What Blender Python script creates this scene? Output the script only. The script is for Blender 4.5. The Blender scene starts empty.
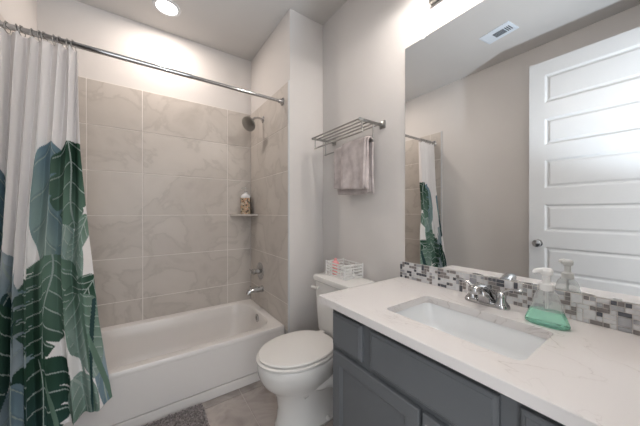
import bpy, bmesh, math, random
import numpy as np
from mathutils import Vector, Matrix
random.seed(7)
PI = math.pi
C = bpy.context.scene.collection
scn = bpy.context.scene

def lin(c):
    c = c / 255.0
    return c / 12.92 if c <= 0.04045 else ((c + 0.055) / 1.055) ** 2.4
def rgb(r, g, b): return (lin(r), lin(g), lin(b), 1.0)

# ------------------------------------------------------------------ camera
cam_d = bpy.data.cameras.new('camera'); cam = bpy.data.objects.new('camera', cam_d); C.objects.link(cam)
cam_d.sensor_width = 36.0; cam_d.lens = 255.78 / 640 * 36; cam_d.clip_start = 0.01
cam.location = (-1.2142, 0.0563, 1.2084)
cam.rotation_euler = (PI / 2 - 0.0015, 0, -0.6103)
scn.camera = cam

# ------------------------------------------------------------------ room numbers (metres)
W = 1.79; H = 2.732; D = 2.57; XS = -0.305; YS = 1.75; YT = 1.81; ZT = 0.347
YN = 0.04                       # inner face of the wall with the doorway
HC = 0.844                      # countertop height

# ------------------------------------------------------------------ world, lights, exposure
wd = bpy.data.worlds.new('world'); scn.world = wd; wd.use_nodes = True
wd.node_tree.nodes['Background'].inputs[0].default_value = (0.94, 0.97, 1.0, 1)
wd.node_tree.nodes['Background'].inputs[1].default_value = 1.5
scn.view_settings.view_transform = 'Standard'; scn.view_settings.look = 'None'
scn.view_settings.gamma = 1; scn.view_settings.use_curve_mapping = False
scn.view_settings.exposure = 0.70

def area(name, loc, aim, size, power, col, shape='DISK', size_y=None):
    l = bpy.data.lights.new(name, 'AREA'); l.shape = shape; l.size = size; l.energy = power; l.color = col
    if size_y: l.size_y = size_y
    o = bpy.data.objects.new(name, l); C.objects.link(o); o.location = loc
    o.rotation_euler = (Vector(aim) - Vector(loc)).to_track_quat('-Z', 'Y').to_euler(); return o
# added cool spot behind the doorway, aimed up, stands in for a bounced camera flash
sl = bpy.data.lights.new('bounce_flash_spot', 'SPOT'); sl.energy = 75; sl.color = (0.76, 0.88, 1.0); sl.spot_size = math.radians(74); sl.spot_blend = 0.55; sl.shadow_soft_size = 0.03
slo = bpy.data.objects.new('bounce_flash_spot', sl); C.objects.link(slo); slo.location = (-0.91, -0.49, 0.92)
slo.rotation_euler = (Vector((-1.17, 0.50, 2.73)) - Vector(slo.location)).to_track_quat('-Z', 'Y').to_euler()
# added fill light for unseen hall daylight, coming level through the doorway
area('hall_fill_light', (-0.80, -1.6, 1.6), (-1.0, 1.2, 1.0), 1.3, 5, (0.94, 0.97, 1.0), 'RECTANGLE', 1.5)
CAN = (-1.056, 2.262)
a = area('recessed_lamp', (CAN[0], CAN[1], H - 0.012), (CAN[0], CAN[1], 0), 0.13, 4.9, (1.0, 0.88, 0.79))
BULBS = [0.28, 0.51, 0.74]

# ------------------------------------------------------------------ materials
def mat(name, col, rough=0.5, metal=0.0, spec=0.5, trans=0.0, ior=1.45, emit=None, est=0, sub=0, coat=0):
    m = bpy.data.materials.new(name); m.use_nodes = True
    b = m.node_tree.nodes['Principled BSDF']
    b.inputs['Base Color'].default_value = col; b.inputs['Roughness'].default_value = rough
    b.inputs['Metallic'].default_value = metal; b.inputs['Specular IOR Level'].default_value = spec
    b.inputs['Transmission Weight'].default_value = trans; b.inputs['IOR'].default_value = ior
    b.inputs['Coat Weight'].default_value = coat
    if emit: b.inputs['Emission Color'].default_value = emit; b.inputs['Emission Strength'].default_value = est
    return m
def N(m, t, **kw):
    n = m.node_tree.nodes.new(t)
    for k, v in kw.items():
        if k in n.inputs: n.inputs[k].default_value = v
        else: setattr(n, k, v)
    return n
def L(m, a, b): m.node_tree.links.new(a, b)
def noisy(name, stops, scale=4, detail=5, rough=0.5, spec=0.5, distort=0.0, bump=0, bscale=60, coat=0, ramp2=None):
    m = mat(name, stops[0][1], rough, spec=spec, coat=coat); b = m.node_tree.nodes['Principled BSDF']
    tc = N(m, 'ShaderNodeTexCoord'); n = N(m, 'ShaderNodeTexNoise', Scale=scale, Detail=detail, Distortion=distort)
    L(m, tc.outputs['Object'], n.inputs['Vector'])
    r = N(m, 'ShaderNodeValToRGB'); cr = r.color_ramp
    cr.elements[0].position = stops[0][0]; cr.elements[0].color = stops[0][1]
    cr.elements[1].position = stops[-1][0]; cr.elements[1].color = stops[-1][1]
    for p_, c_ in stops[1:-1]:
        e = cr.elements.new(p_); e.color = c_
    L(m, n.outputs['Fac'], r.inputs[0]); L(m, r.outputs[0], b.inputs['Base Color'])
    if bump:
        n2 = N(m, 'ShaderNodeTexNoise', Scale=bscale, Detail=3); L(m, tc.outputs['Object'], n2.inputs['Vector'])
        bp = N(m, 'ShaderNodeBump', Strength=bump, Distance=0.002); L(m, n2.outputs['Fac'], bp.inputs['Height'])
        L(m, bp.outputs[0], b.inputs['Normal'])
    return m
M = {}
M['wall'] = noisy('wall_paint', [(0.3, rgb(209, 205, 202)), (0.7, rgb(213, 209, 206))], 1.5, 2, 0.75, 0.25, bump=0.12, bscale=120)
M['ceil'] = noisy('ceiling_paint', [(0.3, rgb(196, 193, 190)), (0.7, rgb(200, 197, 194))], 1.5, 2, 0.9, 0.1, bump=0.2, bscale=90)
M['white_trim'] = mat('white_trim_paint', rgb(200, 201, 202), 0.35)
M['tile'] = noisy('wall_tile', [(0.28, rgb(178, 171, 164)), (0.42, rgb(192, 185, 178)), (0.485, rgb(189, 182, 175)), (0.51, rgb(181, 174, 167)), (0.54, rgb(194, 187, 180)), (0.72, rgb(200, 193, 186))],
                  3.2, 9, 0.32, 0.4, 0.5)
M['grout'] = mat('tile_grout', rgb(226, 221, 216), 0.8, spec=0.1)
M['floor_tile'] = noisy('floor_tile', [(0.3, rgb(146, 138, 133)), (0.5, rgb(174, 165, 160)), (0.7, rgb(156, 148, 143))], 5, 6, 0.45, 0.4, 1.2)
M['floor_grout'] = mat('floor_grout', rgb(200, 193, 188), 0.8, spec=0.1)
M['porcelain'] = mat('white_porcelain', rgb(222, 220, 217), 0.12, spec=0.5, coat=0.3)
M['acrylic'] = mat('white_tub_enamel', rgb(220, 216, 213), 0.2, spec=0.45)
M['seat'] = mat('white_seat_plastic', rgb(222, 219, 215), 0.22)
M['cab'] = noisy('grey_cabinet_paint', [(0.3, rgb(97, 100, 103)), (0.7, rgb(101, 104, 107))], 3, 2, 0.42, 0.4)
M['cab_dark'] = mat('cabinet_gap_shade', rgb(58, 61, 65), 0.6)  # darker carcass grey, shade of the gaps put into the colour
M['chrome'] = mat('polished_chrome', (0.52, 0.525, 0.53, 1), 0.08, metal=1)
M['nickel'] = mat('brushed_nickel', (0.36, 0.355, 0.34, 1), 0.28, metal=1)
M['mirror'] = mat('mirror_silver', (0.93, 0.94, 0.94, 1), 0.0, metal=1)
M['white_plastic'] = mat('white_plastic', rgb(232, 232, 230), 0.35)
M['cream_plastic'] = mat('vent_white', rgb(215, 222, 230), 0.5)
M['vent_dark'] = mat('vent_shadow_grey', rgb(96, 100, 104), 0.8)
M['sink'] = mat('cool_white_ceramic', rgb(228, 230, 231), 0.12, coat=0.3)
M['louver'] = mat('louver_grey', rgb(150, 156, 162), 0.6)
M['clip'] = mat('clear_clip', rgb(220, 222, 222), 0.2)
M['pink'] = mat('pink_plastic', rgb(235, 165, 165), 0.4)
M['dark'] = mat('dark_plastic', rgb(45, 45, 48), 0.4)
M['shade'] = mat('frosted_shade', rgb(240, 236, 228), 0.6, emit=(1, 0.93, 0.85, 1), est=0.25)
M['lens'] = mat('lamp_lens', (1, 1, 1, 1), 0.5, emit=(1.0, 0.97, 0.95, 1), est=9)
M['white_leather'] = M['white_plastic']

# countertop: pale quartz with soft veins and warm speckle
m = mat('pale_quartz', rgb(222, 214, 208), 0.22, spec=0.45); b = m.node_tree.nodes['Principled BSDF']
tc = N(m, 'ShaderNodeTexCoord'); n1 = N(m, 'ShaderNodeTexNoise', Scale=4.5, Detail=7, Distortion=1.8)
L(m, tc.outputs['Object'], n1.inputs['Vector'])
r1 = N(m, 'ShaderNodeValToRGB'); cr = r1.color_ramp
cr.elements[0].position = 0.44; cr.elements[0].color = rgb(218, 214, 212)
cr.elements[1].position = 0.56; cr.elements[1].color = rgb(219, 215, 213)
for p_, c_ in ((0.492, rgb(215, 210, 207)), (0.50, rgb(172, 164, 160)), (0.508, rgb(216, 211, 208))):
    e = cr.elements.new(p_); e.color = c_
n2 = N(m, 'ShaderNodeTexNoise', Scale=2.2, Detail=4); L(m, tc.outputs['Object'], n2.inputs['Vector'])
r2 = N(m, 'ShaderNodeValToRGB'); r2.color_ramp.elements[0].position = 0.45; r2.color_ramp.elements[1].position = 0.62
mx = N(m, 'ShaderNodeMix', data_type='RGBA')
L(m, n1.outputs['Fac'], r1.inputs[0]); L(m, n2.outputs['Fac'], r2.inputs[0])
L(m, r2.outputs[0], mx.inputs['Factor']); mx.inputs[6].default_value = rgb(219, 215, 213)
L(m, r1.outputs[0], mx.inputs[7]); L(m, mx.outputs[2], b.inputs['Base Color'])
M['quartz'] = m
M['mosaic'] = [noisy('mosaic_white', [(0.3, rgb(222, 222, 222)), (0.7, rgb(200, 200, 202))], 30, 3, 0.2),
               noisy('mosaic_silver', [(0.3, rgb(180, 181, 184)), (0.7, rgb(158, 158, 162))], 25, 3, 0.15),
               noisy('mosaic_stone', [(0.3, rgb(142, 136, 134)), (0.7, rgb(124, 119, 118))], 25, 3, 0.35),
               noisy('mosaic_dark', [(0.3, rgb(100, 102, 108)), (0.7, rgb(82, 84, 90))], 25, 3, 0.12)]
M['towel'] = noisy('taupe_terry', [(0.3, rgb(172, 162, 160)), (0.7, rgb(206, 197, 195))], 18, 6, 0.95, 0.1, bump=1.0, bscale=380)
M['mat_pile'] = noisy('grey_shag', [(0.3, rgb(92, 87, 87)), (0.7, rgb(176, 168, 167))], 90, 2, 0.9, 0.1)
# liquid soap and clear bottle plastic
M['soap'] = mat('green_soap', rgb(190, 252, 230), 0.08, trans=0.85, ior=1.35)
M['clear'] = mat('clear_plastic', (0.97, 0.98, 0.98, 1), 0.12, trans=0.85, ior=1.2)
# printed floral label of the shower bottle
m = mat('floral_label', rgb(200, 190, 170), 0.4); b = m.node_tree.nodes['Principled BSDF']
tc = N(m, 'ShaderNodeTexCoord'); v = N(m, 'ShaderNodeTexVoronoi', Scale=70); L(m, tc.outputs['Object'], v.inputs['Vector'])
r1 = N(m, 'ShaderNodeValToRGB'); r1.color_ramp.interpolation = 'CONSTANT'
cols = [(0.0, rgb(180, 160, 135)), (0.25, rgb(196, 150, 120)), (0.38, rgb(84, 88, 74)), (0.5, rgb(200, 188, 172)), (0.68, rgb(90, 74, 62)), (0.8, rgb(170, 150, 125))]
r1.color_ramp.elements[0].color = cols[0][1]; r1.color_ramp.elements[1].position = cols[1][0]; r1.color_ramp.elements[1].color = cols[1][1]
for p_, c_ in cols[2:]:
    e = r1.color_ramp.elements.new(p_); e.color = c_
sp = N(m, 'ShaderNodeSeparateColor'); L(m, v.outputs['Color'], sp.inputs[0]); L(m, sp.outputs[0], r1.inputs[0]); L(m, r1.outputs[0], b.inputs['Base Color'])
M['floral'] = m
# curtain: printed fabric, colour carried by the weave
m = mat('curtain_fabric', (0.8, 0.8, 0.8, 1), 0.85, spec=0.15); b = m.node_tree.nodes['Principled BSDF']
at_ = N(m, 'ShaderNodeAttribute', attribute_name='print'); nz = N(m, 'ShaderNodeTexNoise', Scale=700.0)
tc = N(m, 'ShaderNodeTexCoord'); L(m, tc.outputs['Object'], nz.inputs['Vector'])
bp = N(m, 'ShaderNodeBump', Strength=0.15, Distance=0.001); L(m, nz.outputs['Fac'], bp.inputs['Height'])
L(m, at_.outputs['Color'], b.inputs['Base Color']); L(m, bp.outputs[0], b.inputs['Normal'])
tr = N(m, 'ShaderNodeBsdfTranslucent'); L(m, at_.outputs['Color'], tr.inputs[0]); ms = N(m, 'ShaderNodeMixShader'); ms.inputs[0].default_value = 0.18
out = m.node_tree.nodes['Material Output']; L(m, b.outputs[0], ms.inputs[1]); L(m, tr.outputs[0], ms.inputs[2]); L(m, ms.outputs[0], out.inputs[0])
M['curtain'] = m

# ------------------------------------------------------------------ helpers
def obj(name, bm, m, parent=None, smooth=False, loc=None):
    bmesh.ops.recalc_face_normals(bm, faces=bm.faces)
    me = bpy.data.meshes.new(name); bm.to_mesh(me); bm.free()
    for mm in (m if isinstance(m, list) else [m]): me.materials.append(mm)
    if smooth:
        for p_ in me.polygons: p_.use_smooth = True
        if smooth != 'all': me.set_sharp_from_angle(angle=math.radians(38))
    o = bpy.data.objects.new(name, me); C.objects.link(o)
    if parent: o.parent = parent
    if loc: o.location = loc
    return o
def thing(name, label, cat, loc=(0, 0, 0), rz=0, group=None):
    o = bpy.data.objects.new(name, None); C.objects.link(o); o.location = loc; o.rotation_euler = (0, 0, rz)
    return tag(o, label, cat, group)
def tag(o, label, cat, group=None):
    o['label'] = label; o['category'] = cat
    if group: o['group'] = group
    return o
def struct(name, bm, m, parent=None, smooth=False, label=None):
    o = obj(name, bm, m, parent, smooth); o['kind'] = 'structure'
    if label: o['label'] = label
    return o
def box(bm, x0, x1, y0, y1, z0, z1, bev=0, mi=0, seg=1):
    r = bmesh.ops.create_cube(bm, size=1)
    vs = r['verts']
    for v in vs:
        v.co = Vector(((x0 + x1) / 2 + v.co.x * abs(x1 - x0), (y0 + y1) / 2 + v.co.y * abs(y1 - y0), (z0 + z1) / 2 + v.co.z * abs(z1 - z0)))
    fs = set(f for v in vs for f in v.link_faces)
    for f in fs: f.material_index = mi
    if bev:
        es = list(set(e for v in vs for e in v.link_edges))
        bmesh.ops.bevel(bm, geom=es, offset=bev, segments=seg, affect='EDGES', profile=0.5, material=-1)
    return bm
def loft(bm, loops, cap0=True, cap1=True, mi=0):
    rows = [[bm.verts.new(p_) for p_ in lp] for lp in loops]
    n = len(rows[0])
    for a_, b_ in zip(rows, rows[1:]):
        for i in range(n):
            f = bm.faces.new((a_[i], a_[(i + 1) % n], b_[(i + 1) % n], b_[i])); f.material_index = mi
    if cap0: bm.faces.new(rows[0][::-1]).material_index = mi
    if cap1: bm.faces.new(rows[-1]).material_index = mi
    return rows
def rrect(cx, cy, hx, hy, r, z, n=8, m_=4):
    """rounded rectangle loop: n points per corner, m_ extra points per side"""
    pts = []; r = max(min(r, hx - 1e-4, hy - 1e-4), 1e-5)
    cs = [(cx + hx - r, cy + hy - r, 0), (cx - hx + r, cy + hy - r, PI / 2), (cx - hx + r, cy - hy + r, PI), (cx + hx - r, cy - hy + r, 1.5 * PI)]
    for k, (ax, ay, a0) in enumerate(cs):
        arc = [(ax + r * math.cos(a0 + PI / 2 * i / (n - 1)), ay + r * math.sin(a0 + PI / 2 * i / (n - 1))) for i in range(n)]
        pts += arc
        bx_, by_, b0 = cs[(k + 1) % 4]; nx = (bx_ + r * math.cos(b0), by_ + r * math.sin(b0))
        for j in range(1, m_ + 1):
            t = j / (m_ + 1); pts.append((arc[-1][0] * (1 - t) + nx[0] * t, arc[-1][1] * (1 - t) + nx[1] * t))
    return [(x, y, z) for x, y in pts]
def lathe(bm, prof, c=(0, 0, 0), n=24, axis='Z', cap0=True, cap1=True, mi=0, sx=1, sy=1):
    loops = []
    for r, h in prof:
        lp = []
        for i in range(n):
            a_ = 2 * PI * i / n; u, v = r * math.cos(a_) * sx, r * math.sin(a_) * sy
            p_ = {'Z': (u, v, h), 'X': (h, u, v), 'Y': (v, h, u)}[axis]
            lp.append((c[0] + p_[0], c[1] + p_[1], c[2] + p_[2]))
        loops.append(lp)
    return loft(bm, loops, cap0, cap1, mi)
def tube(bm, pts, rad, n=10, caps=True, mi=0, flat=None):
    """tube along pts; rad a number or list; flat=(su,sv) squashes the section"""
    P = [Vector(p_) for p_ in pts]; k = len(P); rad = rad if isinstance(rad, (list, tuple)) else [rad] * k
    T = []
    for i in range(k):
        a_ = P[max(i - 1, 0)]; b_ = P[min(i + 1, k - 1)]; T.append((b_ - a_).normalized())
    up = Vector((0, 0, 1)) if abs(T[0].z) < 0.9 else Vector((1, 0, 0))
    loops = []
    for i in range(k):
        s = T[i].cross(up)
        s = s.normalized() if s.length > 1e-4 else Vector((1, 0, 0)); u = s.cross(T[i]).normalized(); up = u
        fu, fv = flat if flat else (1, 1)
        loops.append([P[i] + (s * math.cos(2 * PI * j / n) * fu + u * math.sin(2 * PI * j / n) * fv) * rad[i] for j in range(n)])
    return loft(bm, loops, caps, caps, mi)
def torus(bm, c, R, r, axis='Z', n=20, k=8, a0=0, a1=2 * PI):
    full = abs(a1 - a0) > 2 * PI - 1e-3
    m_ = n if full else n + 1; rows = []
    for i in range(m_):
        a_ = a0 + (a1 - a0) * i / n; row = []
        for j in range(k):
            b_ = 2 * PI * j / k; q = R + r * math.cos(b_); h = r * math.sin(b_)
            u, v = q * math.cos(a_), q * math.sin(a_)
            p_ = {'Z': (u, v, h), 'X': (h, u, v), 'Y': (v, h, u)}[axis]
            row.append(bm.verts.new((c[0] + p_[0], c[1] + p_[1], c[2] + p_[2])))
        rows.append(row)
    for i in range(n if full else n):
        a_, b_ = rows[i], rows[(i + 1) % m_]
        for j in range(k): bm.faces.new((a_[j], a_[(j + 1) % k], b_[(j + 1) % k], b_[j]))
def B(): return bmesh.new()
def bezier(p0, p1, p2, p3, n=10):
    o = []
    for i in range(n + 1):
        t = i / n; o.append(tuple((1 - t) ** 3 * a_ + 3 * (1 - t) ** 2 * t * b_ + 3 * (1 - t) * t * t * c_ + t ** 3 * d_ for a_, b_, c_, d_ in zip(p0, p1, p2, p3)))
    return o

# ------------------------------------------------------------------ room shell
TH = 0.1
# floor: individual porcelain tiles over a grout bed
bm = B(); box(bm, -W - TH, TH, -2.2, D + TH, -0.1, -0.004, mi=1)
gx = [-0.665 + 0.305 * k for k in range(-6, 4)]
for i in range(len(gx) - 1):
    off = 1.75 if i % 2 == 0 else 1.75
    y = off + 0.61 * 2
    while y > -2.2:
        x0, x1 = max(gx[i] + 0.0025, -W), min(gx[i + 1] - 0.0025, 0)
        y0, y1 = max(y - 0.61 + 0.0025, -2.2), min(y - 0.0025, D)
        if x1 > x0 + 0.01 and y1 > y0 + 0.01: box(bm, x0, x1, y0, y1, -0.006, 0, 0.0008, 0)
        y -= 0.61
struct('floor', bm, [M['floor_tile'], M['floor_grout']])
struct('ceiling', box(B(), -W - TH, TH, YN - 0.12, D + TH, H, H + 0.1), M['ceil'])
wb = struct('wall_back', box(B(), -W - TH, TH, D, D + TH, 0, H), M['wall'])
wl = struct('wall_left', box(B(), -W - TH, -W, YN - 0.12, D, 0, H), M['wall'])
struct('wall_right', box(B(), 0, TH, YN - 0.12, D, 0, H), M['wall'])
wp = struct('wall_partition', box(B(), XS, 0, YS, D, 0, H, 0.002), M['wall'])
DX0, DX1, DZ = -1.53, -0.72, 2.47
bm = B(); box(bm, -W, DX0, YN - 0.12, YN, 0, H); box(bm, DX1, 0, YN - 0.12, YN, 0, H); box(bm, DX0, DX1, YN - 0.12, YN, DZ, H)
struct('wall_near', bm, M['wall'])
bm = B()
box(bm, DX0, DX0 + 0.015, YN - 0.12, YN, 0, DZ); box(bm, DX1 - 0.015, DX1, YN - 0.12, YN, 0, DZ); box(bm, DX0, DX1, YN - 0.12, YN, DZ - 0.015, DZ)
box(bm, DX1, DX1 + 0.06, YN, YN + 0.015, 0, DZ + 0.06, 0.003); box(bm, DX0 - 0.06, DX1, YN, YN + 0.015, DZ, DZ + 0.06, 0.003)
box(bm, DX0 - 0.06, DX0, YN, YN + 0.015, 0, DZ, 0.003)
struct('trim_1', bm, M['white_trim'])
struct('baseboard_partition', box(B(), XS + 0.015, 0, YS - 0.014, YS, 0, 0.1, 0.003), M['white_trim'])
struct('baseboard_right', box(B(), -0.014, 0, 0.95, YS - 0.014, 0, 0.1, 0.003), M['white_trim'])
struct('baseboard_left', box(B(), -W, -W + 0.014, YN + 0.015, YT - 0.09, 0, 0.1, 0.003), M['white_trim'])

# tiled surround: real tiles on a grout slab
ROWS = [2.192 - 0.3348 * i for i in range(7)]
def tiles(horiz, fixed, sign, edges, axis):
    bm = B(); g = 0.0030
    lo, hi = edges[0], edges[-1]
    def bx(a0, a1, t0, t1, z0, z1, bev, mi):
        if axis == 'x': box(bm, a0, a1, *sorted((fixed + sign * t0, fixed + sign * t1)), z0, z1, bev, mi)
        else: box(bm, *sorted((fixed + sign * t0, fixed + sign * t1)), a0, a1, z0, z1, bev, mi)
    bx(lo, hi, 0, 0.0065, ZT - 0.03, ROWS[0], 0, 1)
    for i in range(6):
        z1 = ROWS[i]; z0 = max(z1 - 0.3348, ZT - 0.02)
        for a0, a1 in zip(edges, edges[1:]): bx(a0 + g, a1 - g, 0.002, 0.009, z0 + g, z1 - g, 0.001, 0)
    return bm
struct('wall_tile', tiles(0, D, -1, [-W + 0.009, -1.5397, -1.204 + 0.0, -0.5382, XS - 0.009], 'x'), [M['tile'], M['grout']], wb)
struct('wall_tile', tiles(0, XS, -1, [YS + 0.012, D - 0.0095], 'y'), [M['tile'], M['grout']], wp)
struct('wall_tile', tiles(0, -W, 1, [YS + 0.012, D - 0.667, D - 0.0095], 'y'), [M['tile'], M['grout']], wl)
struct('edge_trim', box(B(), XS - 0.012, XS, YS - 0.002, YS + 0.012, ZT - 0.34, 2.196, 0.001), M['white_trim'], wp)
struct('edge_trim', box(B(), -W, -W + 0.012, YS - 0.002, YS + 0.012, 0, 2.196, 0.001), M['white_trim'], wl)

# the open door, folded back along the left wall
dr = bpy.data.objects.new('door_1', None); C.objects.link(dr); dr['kind'] = 'structure'
dr.location = (-1.512, 0.060, 0); dr.rotation_euler = (0, 0, -math.radians(1.6))
DWd = 0.756; DHt = 2.44; pz = [(2.330, 2.098), (1.975, 1.756), (1.640, 1.405), (1.277, 1.055), (0.932, 0.71), (0.585, 0.30)]
bm = B(); box(bm, -0.022, -0.010, 0, DWd, 0.012, DHt)
st = 0.098
for (x0, x1) in ((-0.035, -0.022), (-0.010, 0.003)):
    box(bm, x0, x1, 0, st, 0.012, DHt); box(bm, x0, x1, DWd - st, DWd, 0.012, DHt)
    zz = [DHt] + [z for p_ in pz for z in p_] + [0.012]
    for i in range(0, len(zz), 2): box(bm, x0, x1, st, DWd - st, zz[i + 1], zz[i])
lf = struct('door_leaf', bm, M['white_trim'], dr)
for z1, z0 in pz:
    for sgn, xf in ((1, 0.003), (-1, -0.035)):
        bm = B(); cy, cz = DWd / 2, (z0 + z1) / 2; hy, hz = DWd / 2 - st, (z1 - z0) / 2
        lps = []
        for ins, dep in ((0, 0.0), (0.006, -0.002), (0.014, -0.011), (0.022, -0.011), (0.036, -0.004)):
            lps.append([(xf + sgn * dep, cy + a_ * (hy - ins), cz + c_ * (hz - ins)) for a_, c_ in ((1, 1), (-1, 1), (-1, -1), (1, -1))])
        loft(bm, lps, False, True); struct('door_panel', bm, M['white_trim'], dr)
bm = B()
for s, x0 in ((1, 0.003), (-1, -0.035)):
    lathe(bm, [(0.031, x0), (0.031, x0 + s * 0.006), (0.012, x0 + s * 0.009), (0.011, x0 + s * 0.03), (0.026, x0 + s * 0.034), (0.031, x0 + s * 0.048), (0.026, x0 + s * 0.06), (0.008, x0 + s * 0.065)], (0, DWd - 0.06, 0.957), 20, 'X')
struct('door_knob', bm, M['chrome'], dr, True, 'round brushed metal knob')
bm = B(); box(bm, -0.024, -0.008, DWd - 0.0005, DWd + 0.0015, 0.93, 0.985); struct('latch_plate', bm, M['nickel'], dr)
for z in (0.25, 1.2, 2.2):
    bm = B(); tube(bm, [(0.006, -0.004, z - 0.05), (0.006, -0.004, z + 0.05)], 0.006, 8); struct('hinge', bm, M['nickel'], dr, True)

# ------------------------------------------------------------------ bathtub
tub = thing('bathtub', 'white alcove bathtub with flat apron, between tiled walls', 'bathtub', (-1.05, YT, 0))
def lc(loops, ox=-1.05, oy=YT, oz=0): return [[(x - ox, y - oy, z - oz) for x, y, z in lp] for lp in loops]
tcx, tcy = (-W + XS) / 2 + 0.002, (YT + D) / 2 - 0.004
thx, thy = 0, (D - YT) / 2 - 0.004
thx = (W + XS) / 2 - 0.012
bcx = -1.055; bcy = 2.182
K = dict(n=9, m_=6)
outer = [rrect(tcx, tcy, thx - 0.004, thy - 0.006, 0.002, 0.30, **K), rrect(tcx, tcy, thx, thy - 0.002, 0.004, 0.315, **K), rrect(tcx, tcy, thx, thy - 0.002, 0.006, ZT - 0.006, **K), rrect(tcx, tcy, thx - 0.004, thy - 0.006, 0.008, ZT, **K)]
inner = [rrect(bcx, bcy, 0.690, 0.315, 0.16, ZT, **K), rrect(bcx, bcy, 0.680, 0.305, 0.155, ZT - 0.004, **K), rrect(bcx, bcy, 0.672, 0.297, 0.15, ZT - 0.02, **K),
         rrect(bcx + 0.005, bcy, 0.655, 0.285, 0.15, 0.25, **K), rrect(bcx + 0.02, bcy, 0.615, 0.262, 0.15, 0.12, **K), rrect(bcx + 0.035, bcy, 0.575, 0.238, 0.14, 0.085, **K), rrect(bcx + 0.05, bcy, 0.50, 0.18, 0.12, 0.072, **K)]
bm = B(); loft(bm, lc(outer + inner), False, True)
obj('basin', bm, M['acrylic'], tub, True)
bm = B(); y0 = 0.0025
box(bm, -thx + tcx + 1.05, thx + tcx + 1.05, y0, y0 + 0.035, 0.070, 0.325, 0.002)
box(bm, -thx + tcx + 1.05, thx + tcx + 1.05, y0 + 0.014, y0 + 0.04, 0.05, 0.09)
box(bm, -thx + tcx + 1.05, thx + tcx + 1.05, y0 - 0.002, y0 + 0.035, 0.001, 0.064, 0.002)
obj('apron', bm, M['acrylic'], tub)
bm = B(); lathe(bm, [(0.030, 0.0), (0.034, -0.003), (0.034, -0.008), (0.028, -0.012), (0.004, -0.012)], (-0.386 + 1.05, 2.182 - YT, 0.295), 24, 'X')
box(bm, -0.404 + 1.05, -0.396 + 1.05, 2.177 - YT, 2.187 - YT, 0.28, 0.318, 0.002)
obj('overflow_plate', bm, M['chrome'], tub, True)
bm = B(); lathe(bm, [(0.036, 0.0725), (0.036, 0.076), (0.02, 0.078)], (-0.62 + 1.05, 2.182 - YT, 0), 20); obj('drain', bm, M['chrome'], tub, True)

# ------------------------------------------------------------------ shower fittings on the end wall
XE = XS - 0.009
sv = thing('shower_valve', 'chrome round shower valve with lever handle above the tub spout', 'shower valve', (XE, 2.30, 0.672))
bm = B(); lathe(bm, [(0.078, 0), (0.078, -0.004), (0.070, -0.009), (0.035, -0.014), (0.026, -0.016)], n=32, axis='X'); obj('escutcheon', bm, M['chrome'], sv, True)
bm = B(); lathe(bm, [(0.024, -0.014), (0.022, -0.05), (0.026, -0.055), (0.026, -0.075), (0.018, -0.082)], n=20, axis='X')
tube(bm, [(-0.066, 0, -0.005), (-0.07, 0.03, 0.0), (-0.074, 0.075, 0.006)], [0.009, 0.008, 0.006], 10); obj('lever_handle', bm, M['chrome'], sv, True)
tsx = thing('tub_spout', 'chrome tub spout projecting low over the tub end', 'spout', (XE, 2.25, 0.520))
bm = B(); tube(bm, [(0, 0, 0), (-0.012, 0, 0), (-0.013, 0, 0), (-0.07, 0, 0), (-0.105, 0, -0.003), (-0.128, 0, -0.012), (-0.138, 0, -0.03)], [0.031, 0.031, 0.025, 0.024, 0.023, 0.021, 0.017], 18)
sb_ = obj('spout_body', bm, M['chrome'], tsx, True)
bm = B(); lathe(bm, [(0.004, 0.02), (0.004, 0.034), (0.008, 0.036), (0.008, 0.042), (0.003, 0.044)], (-0.112, 0, 0), 12); obj('diverter_knob', bm, M['chrome'], sb_, True)
sh = thing('wall_shower', 'chrome round shower head on a short bent arm', 'shower head', (XE, 2.237, 2.045))
bm = B(); lathe(bm, [(0.03, 0), (0.03, -0.003), (0.014, -0.012), (0.011, -0.014)], n=24, axis='X'); obj('wall_flange', bm, M['chrome'], sh, True)
arm = bezier((-0.01, 0, 0), (-0.055, 0, 0.014), (-0.085, -0.004, 0.004), (-0.106, -0.008, -0.036), 10)
bm = B(); tube(bm, arm, 0.0095, 12); obj('shower_arm', bm, M['chrome'], sh, True)
hd = B(); lathe(hd, [(0.012, 0.02), (0.018, 0.01), (0.016, -0.002), (0.03, -0.012), (0.055, -0.028), (0.064, -0.036), (0.064, -0.046), (0.058, -0.05), (0.002, -0.05)], n=32)
# nozzles on the face
for R_, k in ((0.045, 16), (0.03, 10), (0.015, 6)):
    for i in range(k):
        a_ = 2 * PI * i / k; lathe(hd, [(0.0022, -0.049), (0.0015, -0.053)], (R_ * math.cos(a_), R_ * math.sin(a_), 0), 6)
bmesh.ops.transform(hd, matrix=Matrix.Translation((-0.113, -0.013, -0.052)) @ Matrix.Rotation(math.radians(28), 4, 'Z') @ Matrix.Rotation(math.radians(56), 4, 'Y'), verts=hd.verts)
obj('spray_face', hd, M['nickel'], sh, True)

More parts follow.
